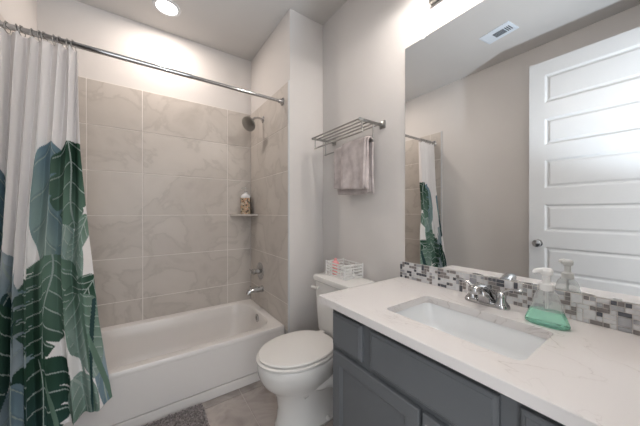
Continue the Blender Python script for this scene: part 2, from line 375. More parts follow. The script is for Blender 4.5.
# corner shelf and bottle
bm = B(); n = 12; R_ = 0.205; cx, cy = XE, D - 0.009
top = [(cx, cy)] + [(cx - R_ * math.cos(a_), cy - R_ * math.sin(a_)) for a_ in [PI / 2 * i / n for i in range(n + 1)]]
top = [(cx, cy), (cx - R_, cy), (cx - R_ * 0.96, cy - 0.03), (cx - R_ * 0.70, cy - 0.105), (cx - 0.105, cy - R_ * 0.70), (cx - 0.03, cy - R_ * 0.96), (cx, cy - R_)]
loft(bm, [[(x, y, z) for x, y in top] for z in (1.178, 1.194)])
tag(obj('corner_shelf', bm, M['tile']), 'small stone corner shelf set in the tiled shower corner', 'shelf')
bt = thing('pump_bottle', 'tall glass bottle with floral print and white pump on the shower corner shelf', 'bottle', (-0.385, 2.492, 1.195), math.radians(-30))
K2 = dict(n=6, m_=1)
bm = B(); loft(bm, [rrect(0, 0, a_, b_, r_, z, **K2) for a_, b_, r_, z in ((0.043, 0.026, 0.01, 0), (0.046, 0.029, 0.012, 0.004), (0.046, 0.029, 0.012, 0.155), (0.045, 0.028, 0.014, 0.172), (0.034, 0.022, 0.016, 0.188), (0.016, 0.014, 0.012, 0.197), (0.014, 0.014, 0.013, 0.206))])
for f in bm.faces:
    if f.calc_center_median().z > 0.150: f.material_index = 1
obj('bottle_body', bm, [M['floral'], M['mosaic'][0]], bt, True)
bm = B(); lathe(bm, [(0.016, 0.206), (0.016, 0.220), (0.006, 0.222), (0.006, 0.243), (0.013, 0.245), (0.013, 0.254), (0.004, 0.257)], n=16)
tube(bm, [(0, 0, 0.25), (-0.03, 0, 0.25), (-0.04, 0, 0.244)], 0.005, 8)
obj('pump', bm, M['clear'], bt, True)
bm = B(); box(bm, 0.0465, 0.0485, -0.02, 0.02, 0.004, 0.165); obj('side_band', bm, M['dark'], bt)

# ------------------------------------------------------------------ curtain rod, rings, curtain
ZR, YR = 2.0675, 1.848
rod = thing('curtain_rod', 'straight chrome shower curtain rod spanning the tub alcove', 'rod', (-1.05, YR, ZR))
bm = B(); tube(bm, [(-0.728, 0, 0), (0.1, 0, 0)], 0.0135, 16); tube(bm, [(0.1, 0, 0), (0.728, 0, 0)], 0.0115, 16); obj('tube', bm, M['chrome'], rod, True)
for s, xe in ((1, 0.735), (-1, -0.730)):
    bm = B(); lathe(bm, [(0.030, xe), (0.030, xe - s * 0.004), (0.019, xe - s * 0.012), (0.016, xe - s * 0.035)], n=24, axis='X'); obj('end_flange', bm, M['chrome'], rod, True)

NF = 6.5
def interp(z, pts):
    pts = sorted(pts)
    if z <= pts[0][0]: return pts[0][1]
    for (a_, u), (b_, v) in zip(pts, pts[1:]):
        if z <= b_: t = (z - a_) / (b_ - a_); return u + (v - u) * t
    return pts[-1][1]
XR = [(2.04, -1.484), (1.53, -1.466), (1.07, -1.431), (0.66, -1.392), (0.26, -1.336)]
YC = [(2.04, 1.848), (1.53, 1.835), (1.07, 1.795), (0.66, 1.760), (0.40, 1.735), (0.22, 1.720)]
PH_C = [0, 0.10, 0.20, 0.30, 0.38, 0.61, 0.755, 1.0]
def cpos(c, z):
    xr = interp(z, XR); ym = interp(z, YC)
    k = min(1, max(0, (2.04 - z) / 1.8)); kk = min(1, k * 1.6)
    n = (1 - kk) * (6 * c + 0.12 * math.sin(14 * c)) + kk * float(np.interp(c, PH_C, range(8)))
    ph = 2 * PI * n
    A = 0.024 + 0.008 * k + 0.004 * math.sin(9 * c + 1.3 * k)
    q = 2 * (math.sqrt(math.sin(ph / 2) ** 2 + 0.02)) - 1.05
    y = ym - (1 - c) * 0.10 * k * k - A * q
    x = -W + 0.036 + c * (xr + W - 0.036) + 0.010 * math.sin(ph) * math.sin(PI * min(1, c * 1.01)) * (0.6 + 0.6 * k)
    y += 0.005 * k * math.sin(5 * ph / 2 + 2 * k) + 0.006 * math.sin(40 * c) * k * 0.5
    return x, y
def ztop(c): return 2.043 + 0.004 * math.cos(2 * PI * 11 * c)
def zbot(c): return 0.262 - 0.075 * (1 - c)
# the print: leaves in cloth units (about 5 mm each); u across, v down
GREEN, MID, PALE, BLUE, MIST = rgb(52, 82, 67), rgb(108, 136, 121), rgb(148, 168, 160), rgb(122, 148, 160), rgb(172, 184, 190)
DKB = rgb(52, 78, 78)
leaves = [  # cu, cv, half length, half width, angle (deg, 90 = tip down), colour, colour2, veins, cuts
    (-22, 215, 60, 13, 92, BLUE, MIST, 5, 0), (-3, 228, 60, 8, 88, BLUE, DKB, 6, 0.2), (-28, 300, 60, 12, 84, GREEN, MID, 6, 0.3),
    (50, 212, 68, 19, 88, BLUE, PALE, 4, 0.0), (22, 288, 26, 8, 150, PALE, BLUE, 4, 0), (10, 296, 50, 8, 80, MIST, BLUE, 5, 0),
    (84, 300, 40, 12, 55, MIST, PALE, 5, 0), (78, 262, 30, 11, 80, PALE, MID, 4, 0), (102, 360, 56, 9, 82, MIST, BLUE, 5, 0),
    (75, 186, 43, 24, 82, GREEN, MID, 4, 0.32), (64, 250, 26, 9, 100, PALE, BLUE, 4, 0), (82, 240, 28, 9, 112, MID, PALE, 6, 0),
    (8, 330, 46, 9, 86, DKB, GREEN, 6, 0.3), (22, 330, 44, 12, 100, BLUE, MIST, 4, 0),
    (100, 345, 60, 9, 84, MIST, BLUE, 5, 0), (44, 300, 48, 31, 95, MID, GREEN, 6.5, 0.5), (80, 298, 30, 17, 128, GREEN, MID, 7, 0), (87, 330, 40, 21, 72, MID, PALE, 7, 0),
    (32, 386, 42, 34, 80, GREEN, DKB, 5, 0.42), (4, 400, 42, 10, 95, BLUE, MIST, 4, 0), (78, 398, 32, 20, 70, PALE, MID, 6, 0), (-4, 340, 50, 10, 92, GREEN, DKB, 6, 0), (-22, 395, 48, 14, 80, MID, GREEN, 6, 0.4)]
stems = [((82, 300), (90, 345), (88, 425), 2.6, MID), ((98, 300), (90, 370), (78, 430), 2.4, DKB), ((90, 330), (106, 380), (116, 425), 2.6, MID), ((70, 325), (82, 370), (84, 425), 1.6, PALE), ((40, 360), (52, 400), (50, 430), 1.8, MID)]
def leaf_paint(U, V, col):
    for (cu, cv, hl, hw, ang, c1, c2, nv, cut) in leaves:
        t = math.radians(ang); dx, dy = math.cos(t), math.sin(t)
        du, dv = U - cu, V - cv
        s = (du * dx + dv * dy) / hl; q = (-du * dy + dv * dx) / hw
        q = q - 0.18 * np.sin(s * 2.0)
        wid = np.sqrt(np.clip(1 - s * s, 0, 1)) * (1.0 - 0.25 * s)
        nn = nv * 0.55
        vs = (s - 0.55 * np.abs(q) + 0.12 * q * q) * nn + 0.3
        fr = vs - np.floor(vs); fl = np.floor(vs)
        depth = cut * (0.75 + 0.4 * np.sin(fl * 2.3 + np.sign(q)))
        ins = (np.abs(s) < 1) & (np.abs(q) < wid * (1 - depth * np.exp(-((fr - 0.86) / 0.085) ** 2)))
        cuts = np.zeros_like(ins)
        holes = (np.abs(fr - 0.55) < 0.16) & (np.abs(np.abs(q) - 0.30) < 0.09) & (np.mod(fl, 2) < 0.5) if cut > 9 else np.zeros_like(ins)
        body = ins & ~cuts & ~holes
        g = np.clip(0.5 + 0.45 * s + 0.25 * np.sin(3 * q + s * 2), 0, 1)[..., None]
        tone = np.array(c1)[:3] * (1 - g) + np.array(c2)[:3] * g
        tone = tone * (0.90 + 0.2 * fr[..., None])
        col[body] = tone[body]
        vein = body & (((np.abs(fr - 0.1) * hl / nn < 0.55) & (np.abs(q) > 0.03)) | (np.abs(q) * hw < 0.55)) & (np.abs(q) < wid * 0.9)
        col[vein] = np.array(rgb(176, 190, 184))[:3]
    for (a_, b_, c_, w_, cc) in stems:
        best = np.full(U.shape, 1e9)
        for i in range(41):
            t = i / 40; pu = (1 - t) ** 2 * a_[0] + 2 * (1 - t) * t * b_[0] + t * t * c_[0]; pv = (1 - t) ** 2 * a_[1] + 2 * (1 - t) * t * b_[1] + t * t * c_[1]
            best = np.minimum(best, np.hypot(U - pu, V - pv))
        col[best < w_] = np.array(cc)[:3]
    return col
nc, nz_ = 420, 430
verts = []; UV = np.zeros((nz_, nc, 2))
for j in range(nz_):
    tj = j / (nz_ - 1)
    for i in range(nc):
        c = i / (nc - 1); z = ztop(c) + (zbot(c) - ztop(c)) * tj
        x, y = cpos(c, z); verts.append((x, y, z))
        kz = min(1, max(0, (2.04 - z) / 1.78)); e = 78 + 32 * kz; l_ = -5 - 25 * kz * kz; UV[j, i] = (l_ + c * (e - l_), 213 + (1.208 - z) * (195 + 10 * (1 - c)))
faces = [(j * nc + i, j * nc + i + 1, (j + 1) * nc + i + 1, (j + 1) * nc + i) for j in range(nz_ - 1) for i in range(nc - 1)]
col = np.zeros((nz_, nc, 3)); col[:] = np.array(rgb(246, 243, 242))[:3]
col = leaf_paint(UV[..., 0], UV[..., 1], col)
me = bpy.data.meshes.new('cloth'); me.from_pydata(verts, [], faces)
ca = me.color_attributes.new('print', 'FLOAT_COLOR', 'POINT')
buf = np.ones((nz_ * nc, 4), dtype=np.float32); buf[:, :3] = col.reshape(-1, 3); ca.data.foreach_set('color', buf.ravel())
me.polygons.foreach_set('use_smooth', [True] * len(faces)); me.materials.append(M['curtain'])
cur = bpy.data.objects.new('shower_curtain', me); C.objects.link(cur)
tag(cur, 'white shower curtain printed with green monstera leaves, gathered at the left', 'curtain')
so = cur.modifiers.new('thickness', 'SOLIDIFY'); so.thickness = 0.0012; so.offset = 0
# rings
NR = 11
ring = None
for k in range(NR):
    c = (k + 0.5) / NR; x, y = cpos(c, 2.03)
    if ring is None:
        ring = thing('curtain_ring', '', 'curtain ring', (0, 0, 0))
        bm = B(); torus(bm, (0, 0, -0.008), 0.0235, 0.0016, 'X', 24, 6); r0 = obj('wire_loop', bm, M['nickel'], ring, True)
        bm = B()
        for a_ in (-0.5, 0, 0.5):
            lathe(bm, [(0.0008, -0.0032), (0.0032, -0.0016), (0.0032, 0.0016), (0.0008, 0.0032)], (0, 0.0235 * math.sin(a_), 0.0235 * math.cos(a_) - 0.0072), 8)
        r1_ = obj('roller_bead', bm, M['nickel'], ring, True); cr_ = ring
    else:
        cr_ = ring.copy(); C.objects.link(cr_)
        for ch in (r0, r1_):
            q = ch.copy(); C.objects.link(q); q.parent = cr_
    cr_.location = (x, YR, ZR); cr_.rotation_euler = (0, 0, random.uniform(-0.25, 0.25))
    cr_['label'] = 'small metal roller ring hanging the leaf curtain from the chrome rod'; cr_['category'] = 'curtain ring'; cr_['group'] = 'curtain rings on the shower rod'

# ------------------------------------------------------------------ toilet
ty = 1.352
toi = thing('toilet', 'white two-piece toilet with closed elongated lid beside the grey vanity', 'toilet', (0, ty, 0))
def egg(cx, rf, rb, ry, z, n=40, p=2.15):
    o = []
    for i in range(n):
        a_ = 2 * PI * i / n; c_, s_ = math.cos(a_), math.sin(a_)
        rx = rf if c_ < 0 else rb
        e = 2 / p
        o.append((cx + rx * math.copysign(abs(c_) ** e, c_), ry * math.copysign(abs(s_) ** (e if c_ > 0 else 1), s_), z))
    return o
bm = B()
loft(bm, [egg(-0.40, 0.205, 0.27, 0.118, 0.0), egg(-0.40, 0.205, 0.27, 0.118, 0.018), egg(-0.40, 0.195, 0.26, 0.108, 0.03), egg(-0.40, 0.188, 0.25, 0.100, 0.12), egg(-0.405, 0.195, 0.24, 0.106, 0.19),
          egg(-0.42, 0.215, 0.22, 0.128, 0.235), egg(-0.435, 0.24, 0.22, 0.156, 0.275), egg(-0.44, 0.254, 0.22, 0.174, 0.315), egg(-0.44, 0.262, 0.225, 0.183, 0.350), egg(-0.44, 0.264, 0.225, 0.185, 0.385), egg(-0.44, 0.258, 0.222, 0.180, 0.393)])
obj('bowl', bm, M['porcelain'], toi, 'all')
bm = B()
loft(bm, [rrect(-0.165, 0, 0.115, 0.10, 0.04, 0.10), rrect(-0.165, 0, 0.13, 0.13, 0.05, 0.28), rrect(-0.165, 0, 0.135, 0.155, 0.05, 0.37), rrect(-0.165, 0, 0.13, 0.152, 0.05, 0.395)])
obj('tank_base', bm, M['porcelain'], toi, 'all')
bm = B()
for s in (1, -1):
    tube(bm, bezier((-0.48, s * 0.075, 0.20), (-0.36, s * 0.125, 0.30), (-0.22, s * 0.135, 0.26), (-0.20, s * 0.105, 0.02), 12), [0.03] * 3 + [0.042] * 7 + [0.045] * 3, 14)
obj('trapway', bm, M['porcelain'], toi, 'all')
bm = B()
loft(bm, [egg(-0.452, 0.238, 0.205, 0.168, 0.3932), egg(-0.452, 0.240, 0.207, 0.170, 0.3975), egg(-0.452, 0.256, 0.22, 0.186, 0.3990), egg(-0.452, 0.257, 0.22, 0.187, 0.408), egg(-0.452, 0.250, 0.215, 0.181, 0.4125), egg(-0.452, 0.236, 0.205, 0.168, 0.4130)])
obj('seat', bm, M['seat'], toi, True)
bm = B()
loft(bm, [egg(-0.450, 0.226, 0.198, 0.160, 0.4132), egg(-0.450, 0.228, 0.2, 0.162, 0.4170), egg(-0.450, 0.247, 0.212, 0.178, 0.4180), egg(-0.450, 0.249, 0.213, 0.180, 0.424), egg(-0.450, 0.243, 0.208, 0.175, 0.430), egg(-0.450, 0.20, 0.17, 0.14, 0.4345), egg(-0.450, 0.10, 0.08, 0.07, 0.4375)])
seat_lid = obj('lid', bm, M['seat'], toi, True)
bm = B()
bm.free()
for s in (1, -1): obj('lid_hinge', box(B(), -0.262, -0.225, s * 0.075 - 0.02, s * 0.075 + 0.02, 0.394, 0.43, 0.006, seg=2), M['seat'], seat_lid, True)
bm = B()
loft(bm, [rrect(-0.125, 0, 0.085, 0.165, 0.035, 0.396), rrect(-0.125, 0, 0.095, 0.175, 0.04, 0.42), rrect(-0.124, 0, 0.101, 0.186, 0.035, 0.60), rrect(-0.124, 0, 0.104, 0.190, 0.03, 0.742)])
tank = obj('tank', bm, M['porcelain'], toi, True)
bm = B()
loft(bm, [rrect(-0.125, 0, 0.108, 0.186, 0.03, 0.742), rrect(-0.126, 0, 0.114, 0.195, 0.03, 0.748), rrect(-0.126, 0, 0.116, 0.198, 0.03, 0.768), rrect(-0.126, 0, 0.112, 0.194, 0.03, 0.778), rrect(-0.126, 0, 0.10, 0.182, 0.025, 0.782)])
obj('tank_lid', bm, M['porcelain'], toi, True)
bm = B(); tube(bm, [(-0.225, 0.135, 0.70), (-0.243, 0.135, 0.70)], 0.011, 12); tube(bm, [(-0.245, 0.12, 0.70), (-0.249, 0.155, 0.70), (-0.252, 0.180, 0.70)], [0.008, 0.007, 0.009], 10, flat=(0.6, 1))
obj('flush_handle', bm, M['porcelain'], tank, True)
bm = B()
bm.free()
for s in (1, -1):
    bm = B(); lathe(bm, [(0.014, 0.018), (0.014, 0.026), (0.008, 0.034), (0.002, 0.036)], (-0.33, s * 0.112, 0), 14); obj('bolt_cap', bm, M['porcelain'], toi, True)

# basket on the tank
bk = thing('storage_basket', 'small white slatted plastic basket on the toilet tank lid', 'basket', (-0.088, 1.385, 0.7825), math.radians(-4))
bm = B(); hx, hy, hh = 0.068, 0.098, 0.078
box(bm, -hx + 0.004, hx - 0.004, -hy + 0.004, hy - 0.004, 0, 0.003)
for z in (0.0, 0.018, 0.036, 0.054, 0.070):
    t = 0.0085
    for s in (1, -1):
        box(bm, -hx, hx, s * hy - 0.0015, s * hy + 0.0015, z, z + t, 0.0005); box(bm, s * hx - 0.0015, s * hx + 0.0015, -hy, hy, z, z + t, 0.0005)
for sx_ in (1, -1):
    for sy_ in (1, -1): box(bm, sx_ * hx - 0.0045, sx_ * hx + 0.0045, sy_ * hy - 0.0045, sy_ * hy + 0.0045, 0, 0.082, 0.001)
    for y in (-0.035, 0.035): box(bm, sx_ * hx - 0.002, sx_ * hx + 0.002, y - 0.004, y + 0.004, 0, 0.078)
for s in (1, -1): box(bm, -0.004, 0.004, s * hy - 0.002, s * hy + 0.002, 0, 0.078)
obj('slatted_sides', bm, M['white_plastic'], bk)
for s in (1, -1):
    bm = B(); tube(bm, [(-0.03, s * (hy + 0.003), 0.062), (-0.03, s * (hy + 0.005), 0.076), (0.03, s * (hy + 0.005), 0.076), (0.03, s * (hy + 0.003), 0.062)], 0.003, 8)
    obj('grip', bm, M['white_plastic'], bk, True)
bk.scale = (1.08, 1.08, 1.14)
pk = thing('pink_bottle', 'rounded pink bottle standing in the white basket', 'bottle', (-0.120, 1.435, 0.786))
bm = B(); lathe(bm, [(0.022, 0), (0.024, 0.004), (0.024, 0.06), (0.020, 0.074), (0.012, 0.082)], n=20); obj('bottle_body', bm, M['pink'], pk, True)
bm = B(); lathe(bm, [(0.009, 0.082), (0.009, 0.095), (0.005, 0.098)], n=14); obj('cap', bm, M['pink'], pk, True); pk.scale = (1.1, 1.1, 1.12)
wr = thing('white_jar', 'low white jar inside the basket beside the pink bottle', 'jar', (-0.075, 1.36, 0.786))
bm = B(); lathe(bm, [(0.026, 0), (0.028, 0.004), (0.028, 0.048), (0.024, 0.052)], n=20); obj('jar_body', bm, M['white_plastic'], wr, True)
bm = B(); lathe(bm, [(0.027, 0.0525), (0.029, 0.054), (0.029, 0.066), (0.025, 0.069)], n=20); obj('lid', bm, M['porcelain'], wr, True)

# ------------------------------------------------------------------ towel rack and towel
tr_ = thing('towel_rack', 'brushed metal hotel towel rack of parallel bars above the toilet', 'towel rack', (0, 1.365, 1.74))
y0, y1 = -0.245, 0.232
for s in (y0, y1):
    bm = B(); box(bm, -0.008, 0, s - 0.022, s + 0.022, -0.018, 0.030, 0.003, seg=2)
    box(bm, -0.205, -0.004, s - 0.006, s + 0.006, -0.006, 0.010, 0.002)
    obj('wall_bracket', bm, M['nickel'], tr_, True)
    bm = B(); tube(bm, [(-0.178, s, 0), (-0.178, s, -0.066)], 0.0045, 10); obj('drop_post', bm, M['nickel'], tr_, True)
    bm = B(); tube(bm, [(-0.085, s, 0), (-0.085, s, -0.10)], 0.0045, 10)
    lathe(bm, [(0.002, -0.11), (0.0075, -0.106), (0.0075, -0.095), (0.003, -0.09)], (-0.085, s, 0), 12)
    obj('drop_post', bm, M['nickel'], tr_, True)
for x in (-0.035, -0.078, -0.120, -0.162, -0.203):
    bm = B(); tube(bm, [(x, y0 - 0.006, 0.002), (x, y1 + 0.006, 0.002)], 0.0055, 10); obj('shelf_bar', bm, M['nickel'], tr_, True)
bm = B(); tube(bm, [(-0.178, y0 - 0.008, -0.066), (-0.178, y1 + 0.008, -0.066)], 0.0055, 10); obj('front_rail', bm, M['nickel'], tr_, True)
bm = B(); tube(bm, [(-0.085, y0, -0.10), (-0.085, y1 + 0.01, -0.10)], 0.0055, 10); obj('towel_bar', bm, M['nickel'], tr_, True)

def towel_strip(bm, ya, yb, off, zf, zb, seed, th=0.005):
    """cloth hung over the bar: front bottom at zf, back bottom at zb, off = distance out from the bar"""
    xb, zb0 = -0.085, 1.64; prof = []
    for i in range(14): prof.append((xb - off, zf + (zb0 - zf) * i / 14))
    for i in range(9): a_ = PI * i / 8; prof.append((xb - off * math.cos(a_), zb0 + off * math.sin(a_)))
    for i in range(1, 14): prof.append((xb + off, zb0 + (zb - zb0) * i / 13))
    ny = 26; rnd = random.Random(seed); p1, p2 = rnd.uniform(0, 6), rnd.uniform(0, 6)
    g = []
    for (x, z) in prof:
        row = []
        for j in range(ny + 1):
            t = j / ny; d = max(0, (zb0 - z)) / 0.3
            dx = d * (0.007 * math.sin(6.5 * t + p1 + 2 * d) + 0.004 * math.sin(15 * t + p2))
            xx = x + (dx if x < xb else -dx * 0.3); xx = min(xx, -0.012)
            yy = ya + (yb - ya) * t + 0.006 * math.sin(8 * z + p1) * d
            row.append(bm.verts.new((xx, yy, z + 0.006 * math.sin(4 * t + p2) * d)))
        g.append(row)
    for a_, b_ in zip(g, g[1:]):
        for j in range(ny): bm.faces.new((a_[j], a_[j + 1], b_[j + 1], b_[j]))
tw = thing('hand_towel', 'folded taupe terry towel hanging from the towel rack', 'towel', (0, 0, 0))
def solid(o, t, sub=1, sm=True):
    s_ = o.modifiers.new('thickness', 'SOLIDIFY'); s_.thickness = t; s_.offset = 0
    if sub: q = o.modifiers.new('smooth', 'SUBSURF'); q.levels = q.render_levels = sub
    for p_ in o.data.polygons: p_.use_smooth = True
bm = B(); towel_strip(bm, 1.175, 1.475, 0.014, 1.37, 1.33, 3); solid(obj('inner_layer', bm, M['towel'], tw), 0.010)
bm = B(); towel_strip(bm, 1.155, 1.375, 0.030, 1.355, 1.345, 5); solid(obj('outer_fold', bm, M['towel'], tw), 0.013)
bm = B(); towel_strip(bm, 1.140, 1.19, 0.022, 1.35, 1.325, 8); solid(obj('edge_fold', bm, M['towel'], tw), 0.012)

# ------------------------------------------------------------------ vanity
VY0, VY1, VX = 0.052, 0.937, -0.527
van = thing('vanity_cabinet', 'grey painted bathroom vanity with drawer fronts above panelled doors', 'cabinet', (-0.27, 0.495, 0))
ox, oy = 0.27, -0.495
def vb(bm, x0, x1, y0, y1, z0, z1, bev=0, seg=1): return box(bm, x0 + ox, x1 + ox, y0 + oy, y1 + oy, z0, z1, bev, seg=seg)
bm = B(); vb(bm, VX + 0.018, VX + 0.03, VY0, VY1, 0.1, 0.812)
vb(bm, VX + 0.018, 0, VY1 - 0.016, VY1, 0.1, 0.812); vb(bm, VX + 0.018, 0, VY0, VY0 + 0.016, 0.1, 0.812); vb(bm, VX + 0.02, 0, VY0, VY1, 0.1, 0.116); vb(bm, -0.02, 0, VY0, VY1, 0.1, 0.812)
vb(bm, VX + 0.07, VX + 0.085, VY0, VY1, 0, 0.1); vb(bm, VX + 0.07, 0, VY1 - 0.016, VY1, 0, 0.1)
obj('carcass', bm, M['cab_dark'], van)
bm = B(); fx0, fx1 = VX, VX + 0.018
vb(bm, fx0 + 0.0004, fx1, VY0, VY1, 0.783, 0.814); vb(bm, fx0 + 0.0004, fx1, VY0, VY1, 0.1, 0.135)
for a_, b_ in ((VY1 - 0.03, VY1), (0.705, 0.75), (0.262, 0.306), (VY0, VY0 + 0.03)): vb(bm, fx0, fx1, a_, b_, 0.62, 0.79)
vb(bm, fx0 + 0.0006, fx1, VY0, VY1, 0.61, 0.66); vb(bm, fx0, fx1, VY1 - 0.03, VY1, 0.1, 0.619); vb(bm, fx0, fx1, VY0, VY0 + 0.03, 0.1, 0.619); vb(bm, fx0, fx1, 0.48, 0.52, 0.1, 0.619)
vb(bm, fx0, 0, VY1 + 0.0002, VY1 + 0.0012, 0.1, 0.812)
obj('face_frame', bm, M['cab'], van)
def front(y0, y1, z0, z1, name):
    bm = B(); x0, x1 = VX - 0.019, VX - 0.0005
    lps = [[(x + ox, yy + oy, zz) for yy, zz in ((y0 + i_, z0 + i_), (y1 - i_, z0 + i_), (y1 - i_, z1 - i_), (y0 + i_, z1 - i_))] for x, i_ in ((x1, 0), (x0 + 0.007, 0), (x0 + 0.004, 0.003), (x0 + 0.002, 0.010), (x0, 0.012))]
    loft(bm, lps); obj(name, bm, M['cab'], van)
front(0.749, 0.924, 0.648, 0.785, 'drawer_front'); front(0.303, 0.708, 0.648, 0.785, 'false_drawer_front'); front(0.075, 0.262, 0.648, 0.785, 'drawer_front')
def cdoor(y0, y1):
    z0, z1 = 0.115, 0.626; x0, x1 = VX - 0.019, VX - 0.0005; bm = B()
    def lp(x, i_): return [(x + ox, yy + oy, zz) for yy, zz in ((y0 + i_, z0 + i_), (y1 - i_, z0 + i_), (y1 - i_, z1 - i_), (y0 + i_, z1 - i_))]
    loft(bm, [lp(x1, 0), lp(x0 + 0.003, 0), lp(x0, 0.003), lp(x0, 0.046), lp(x0 + 0.003, 0.047), lp(x0 + 0.005, 0.053), lp(x0 + 0.009, 0.055)], True, True)
    obj('door', bm, M['cab'], van)
cdoor(0.507, 0.918); cdoor(0.075, 0.495)

# countertop with sink cut-out
SX, SY, SHX, SHY = -0.318, 0.498, 0.138, 0.214
CY0, CY1 = YN + 0.002, 0.987
ccx, ccy, chx, chy = -0.571 / 2, (CY0 + CY1) / 2, 0.571 / 2 - 0.0005, (CY1 - CY0) / 2
K3 = dict(n=8, m_=6)
bm = B()
o_ = [rrect(ccx, ccy, chx, chy, 0.0015, HC - 0.030, **K3), rrect(ccx, ccy, chx, chy, 0.0015, HC - 0.0015, **K3), rrect(ccx, ccy, chx - 0.0015, chy - 0.0015, 0.001, HC, **K3)]
i_ = [rrect(SX, SY, SHX + 0.001, SHY + 0.001, 0.026, HC, **K3), rrect(SX, SY, SHX, SHY, 0.025, HC - 0.001, **K3), rrect(SX, SY, SHX, SHY, 0.025, HC - 0.030, **K3)]
loops = o_ + i_ + [o_[0]]
loft(bm, loops, False, False); bmesh.ops.remove_doubles(bm, verts=bm.verts, dist=1e-6)
top_o = tag(obj('countertop', bm, M['quartz']), 'pale speckled stone countertop on the grey vanity', 'countertop')
snk = thing('sink', 'rectangular white undermount sink set into the pale countertop', 'sink', (SX, SY, HC - 0.16))
def ls(lp): return [(x - SX, y - SY, z - HC + 0.16) for x, y, z in lp]
bm = B()
zs = HC - 0.031
ins = [rrect(SX, SY, SHX + 0.02, SHY + 0.02, 0.04, zs - 0.008, **K3), rrect(SX, SY, SHX + 0.02, SHY + 0.02, 0.04, zs, **K3), rrect(SX, SY, SHX + 0.004, SHY + 0.004, 0.03, zs, **K3), rrect(SX, SY, SHX, SHY, 0.035, zs - 0.008, **K3),
       rrect(SX, SY, SHX - 0.008, SHY - 0.012, 0.05, HC - 0.10, **K3), rrect(SX, SY, SHX - 0.025, SHY - 0.04, 0.06, HC - 0.125, **K3), rrect(SX, SY, SHX - 0.06, SHY - 0.10, 0.05, HC - 0.137, **K3), rrect(SX, SY, 0.024, 0.024, 0.023, HC - 0.142, **K3)]
outs = [rrect(SX, SY, 0.03, 0.03, 0.028, HC - 0.155, **K3), rrect(SX, SY, SHX - 0.02, SHY - 0.035, 0.06, HC - 0.145, **K3), rrect(SX, SY, SHX + 0.004, SHY + 0.002, 0.05, HC - 0.11, **K3)]
loft(bm, [ls(q) for q in outs[::1]] + [], True, False)
loft(bm, [ls(outs[2]), ls(ins[0])] + [ls(q) for q in ins[1:]], False, True)
bmesh.ops.remove_doubles(bm, verts=bm.verts, dist=1e-6)
obj('basin', bm, M['sink'], snk, True)
bm = B(); lathe(bm, [(0.022, 0.0185), (0.022, 0.021), (0.014, 0.021), (0.013, 0.019), (0.002, 0.019)], n=20); obj('drain', bm, M['chrome'], snk, True)

# mosaic backsplash
spl = thing('backsplash', 'narrow grey and white mosaic tile backsplash behind the sink', 'backsplash', (0, 0.5145, HC))
bm = B(); box(bm, -0.006, 0, CY0 - 0.5145, CY1 - 0.5145, 0.0005, 0.090); obj('grout_bed', bm, M['grout'], spl)
bm = B(); u = 0.015; ncol = int((CY1 - CY0) / u); nrow = 6; used = [[False] * nrow for _ in range(ncol)]
rnd = random.Random(21)
for i in range(ncol):
    for j in range(nrow):
        if used[i][j]: continue
        opts = [(1, 1)] * 9 + [(2, 1)] * 5 + [(1, 2)] * 2 + [(2, 2)] * 1
        rnd.shuffle(opts)
        for w, h in opts + [(1, 1)]:
            if i + w <= ncol and j + h <= nrow and not any(used[i + a_][j + b_] for a_ in range(w) for b_ in range(h)): break
        for a_ in range(w):
            for b_ in range(h): used[i + a_][j + b_] = True
        mi = rnd.choices([0, 1, 2, 3], [0.42, 0.12, 0.28, 0.18] if w * h < 4 else [0.7, 0.25, 0.05, 0])[0]
        y = CY1 - 0.5145 - i * u; z = j * u; g = 0.0012
        box(bm, -0.009, -0.004, y - w * u + g, y - g, z + g, z + h * u - g, 0.0004, mi)
obj('mosaic_tiles', bm, M['mosaic'], spl)

# mirror
MY0, MY1, MZ0, MZ1 = YN + 0.015, 0.955, HC + 0.0915, 2.1227
mir = thing('wall_mirror', 'large frameless wall mirror above the mosaic backsplash', 'mirror', (0, 0.5, MZ0))
bm = B(); box(bm, -0.006, -0.0005, MY0 - 0.5, MY1 - 0.5, 0, MZ1 - MZ0, 0.0008); obj('mirror_glass', bm, M['mirror'], mir)
for y, z, s in ((0.843, MZ1, 1), (0.30, MZ1, 1), (0.177, MZ0, -1)):
    bm = B(); zz = z - MZ0
    box(bm, -0.0095, -0.0062, y - 0.5 - 0.009, y - 0.5 + 0.009, min(zz - s * 0.008, zz + s * 0.001), max(zz - s * 0.008, zz + s * 0.001), 0.001)
    if s > 0: box(bm, -0.0095, 0, y - 0.509, y - 0.491, zz + 0.0005, zz + 0.012, 0.001); lathe(bm, [(0.003, -0.0095), (0.003, -0.0115), (0.001, -0.012)], (0, y - 0.5, zz + 0.006), 10, 'X')
    obj('mirror_clip', bm, M['clip'], mir)

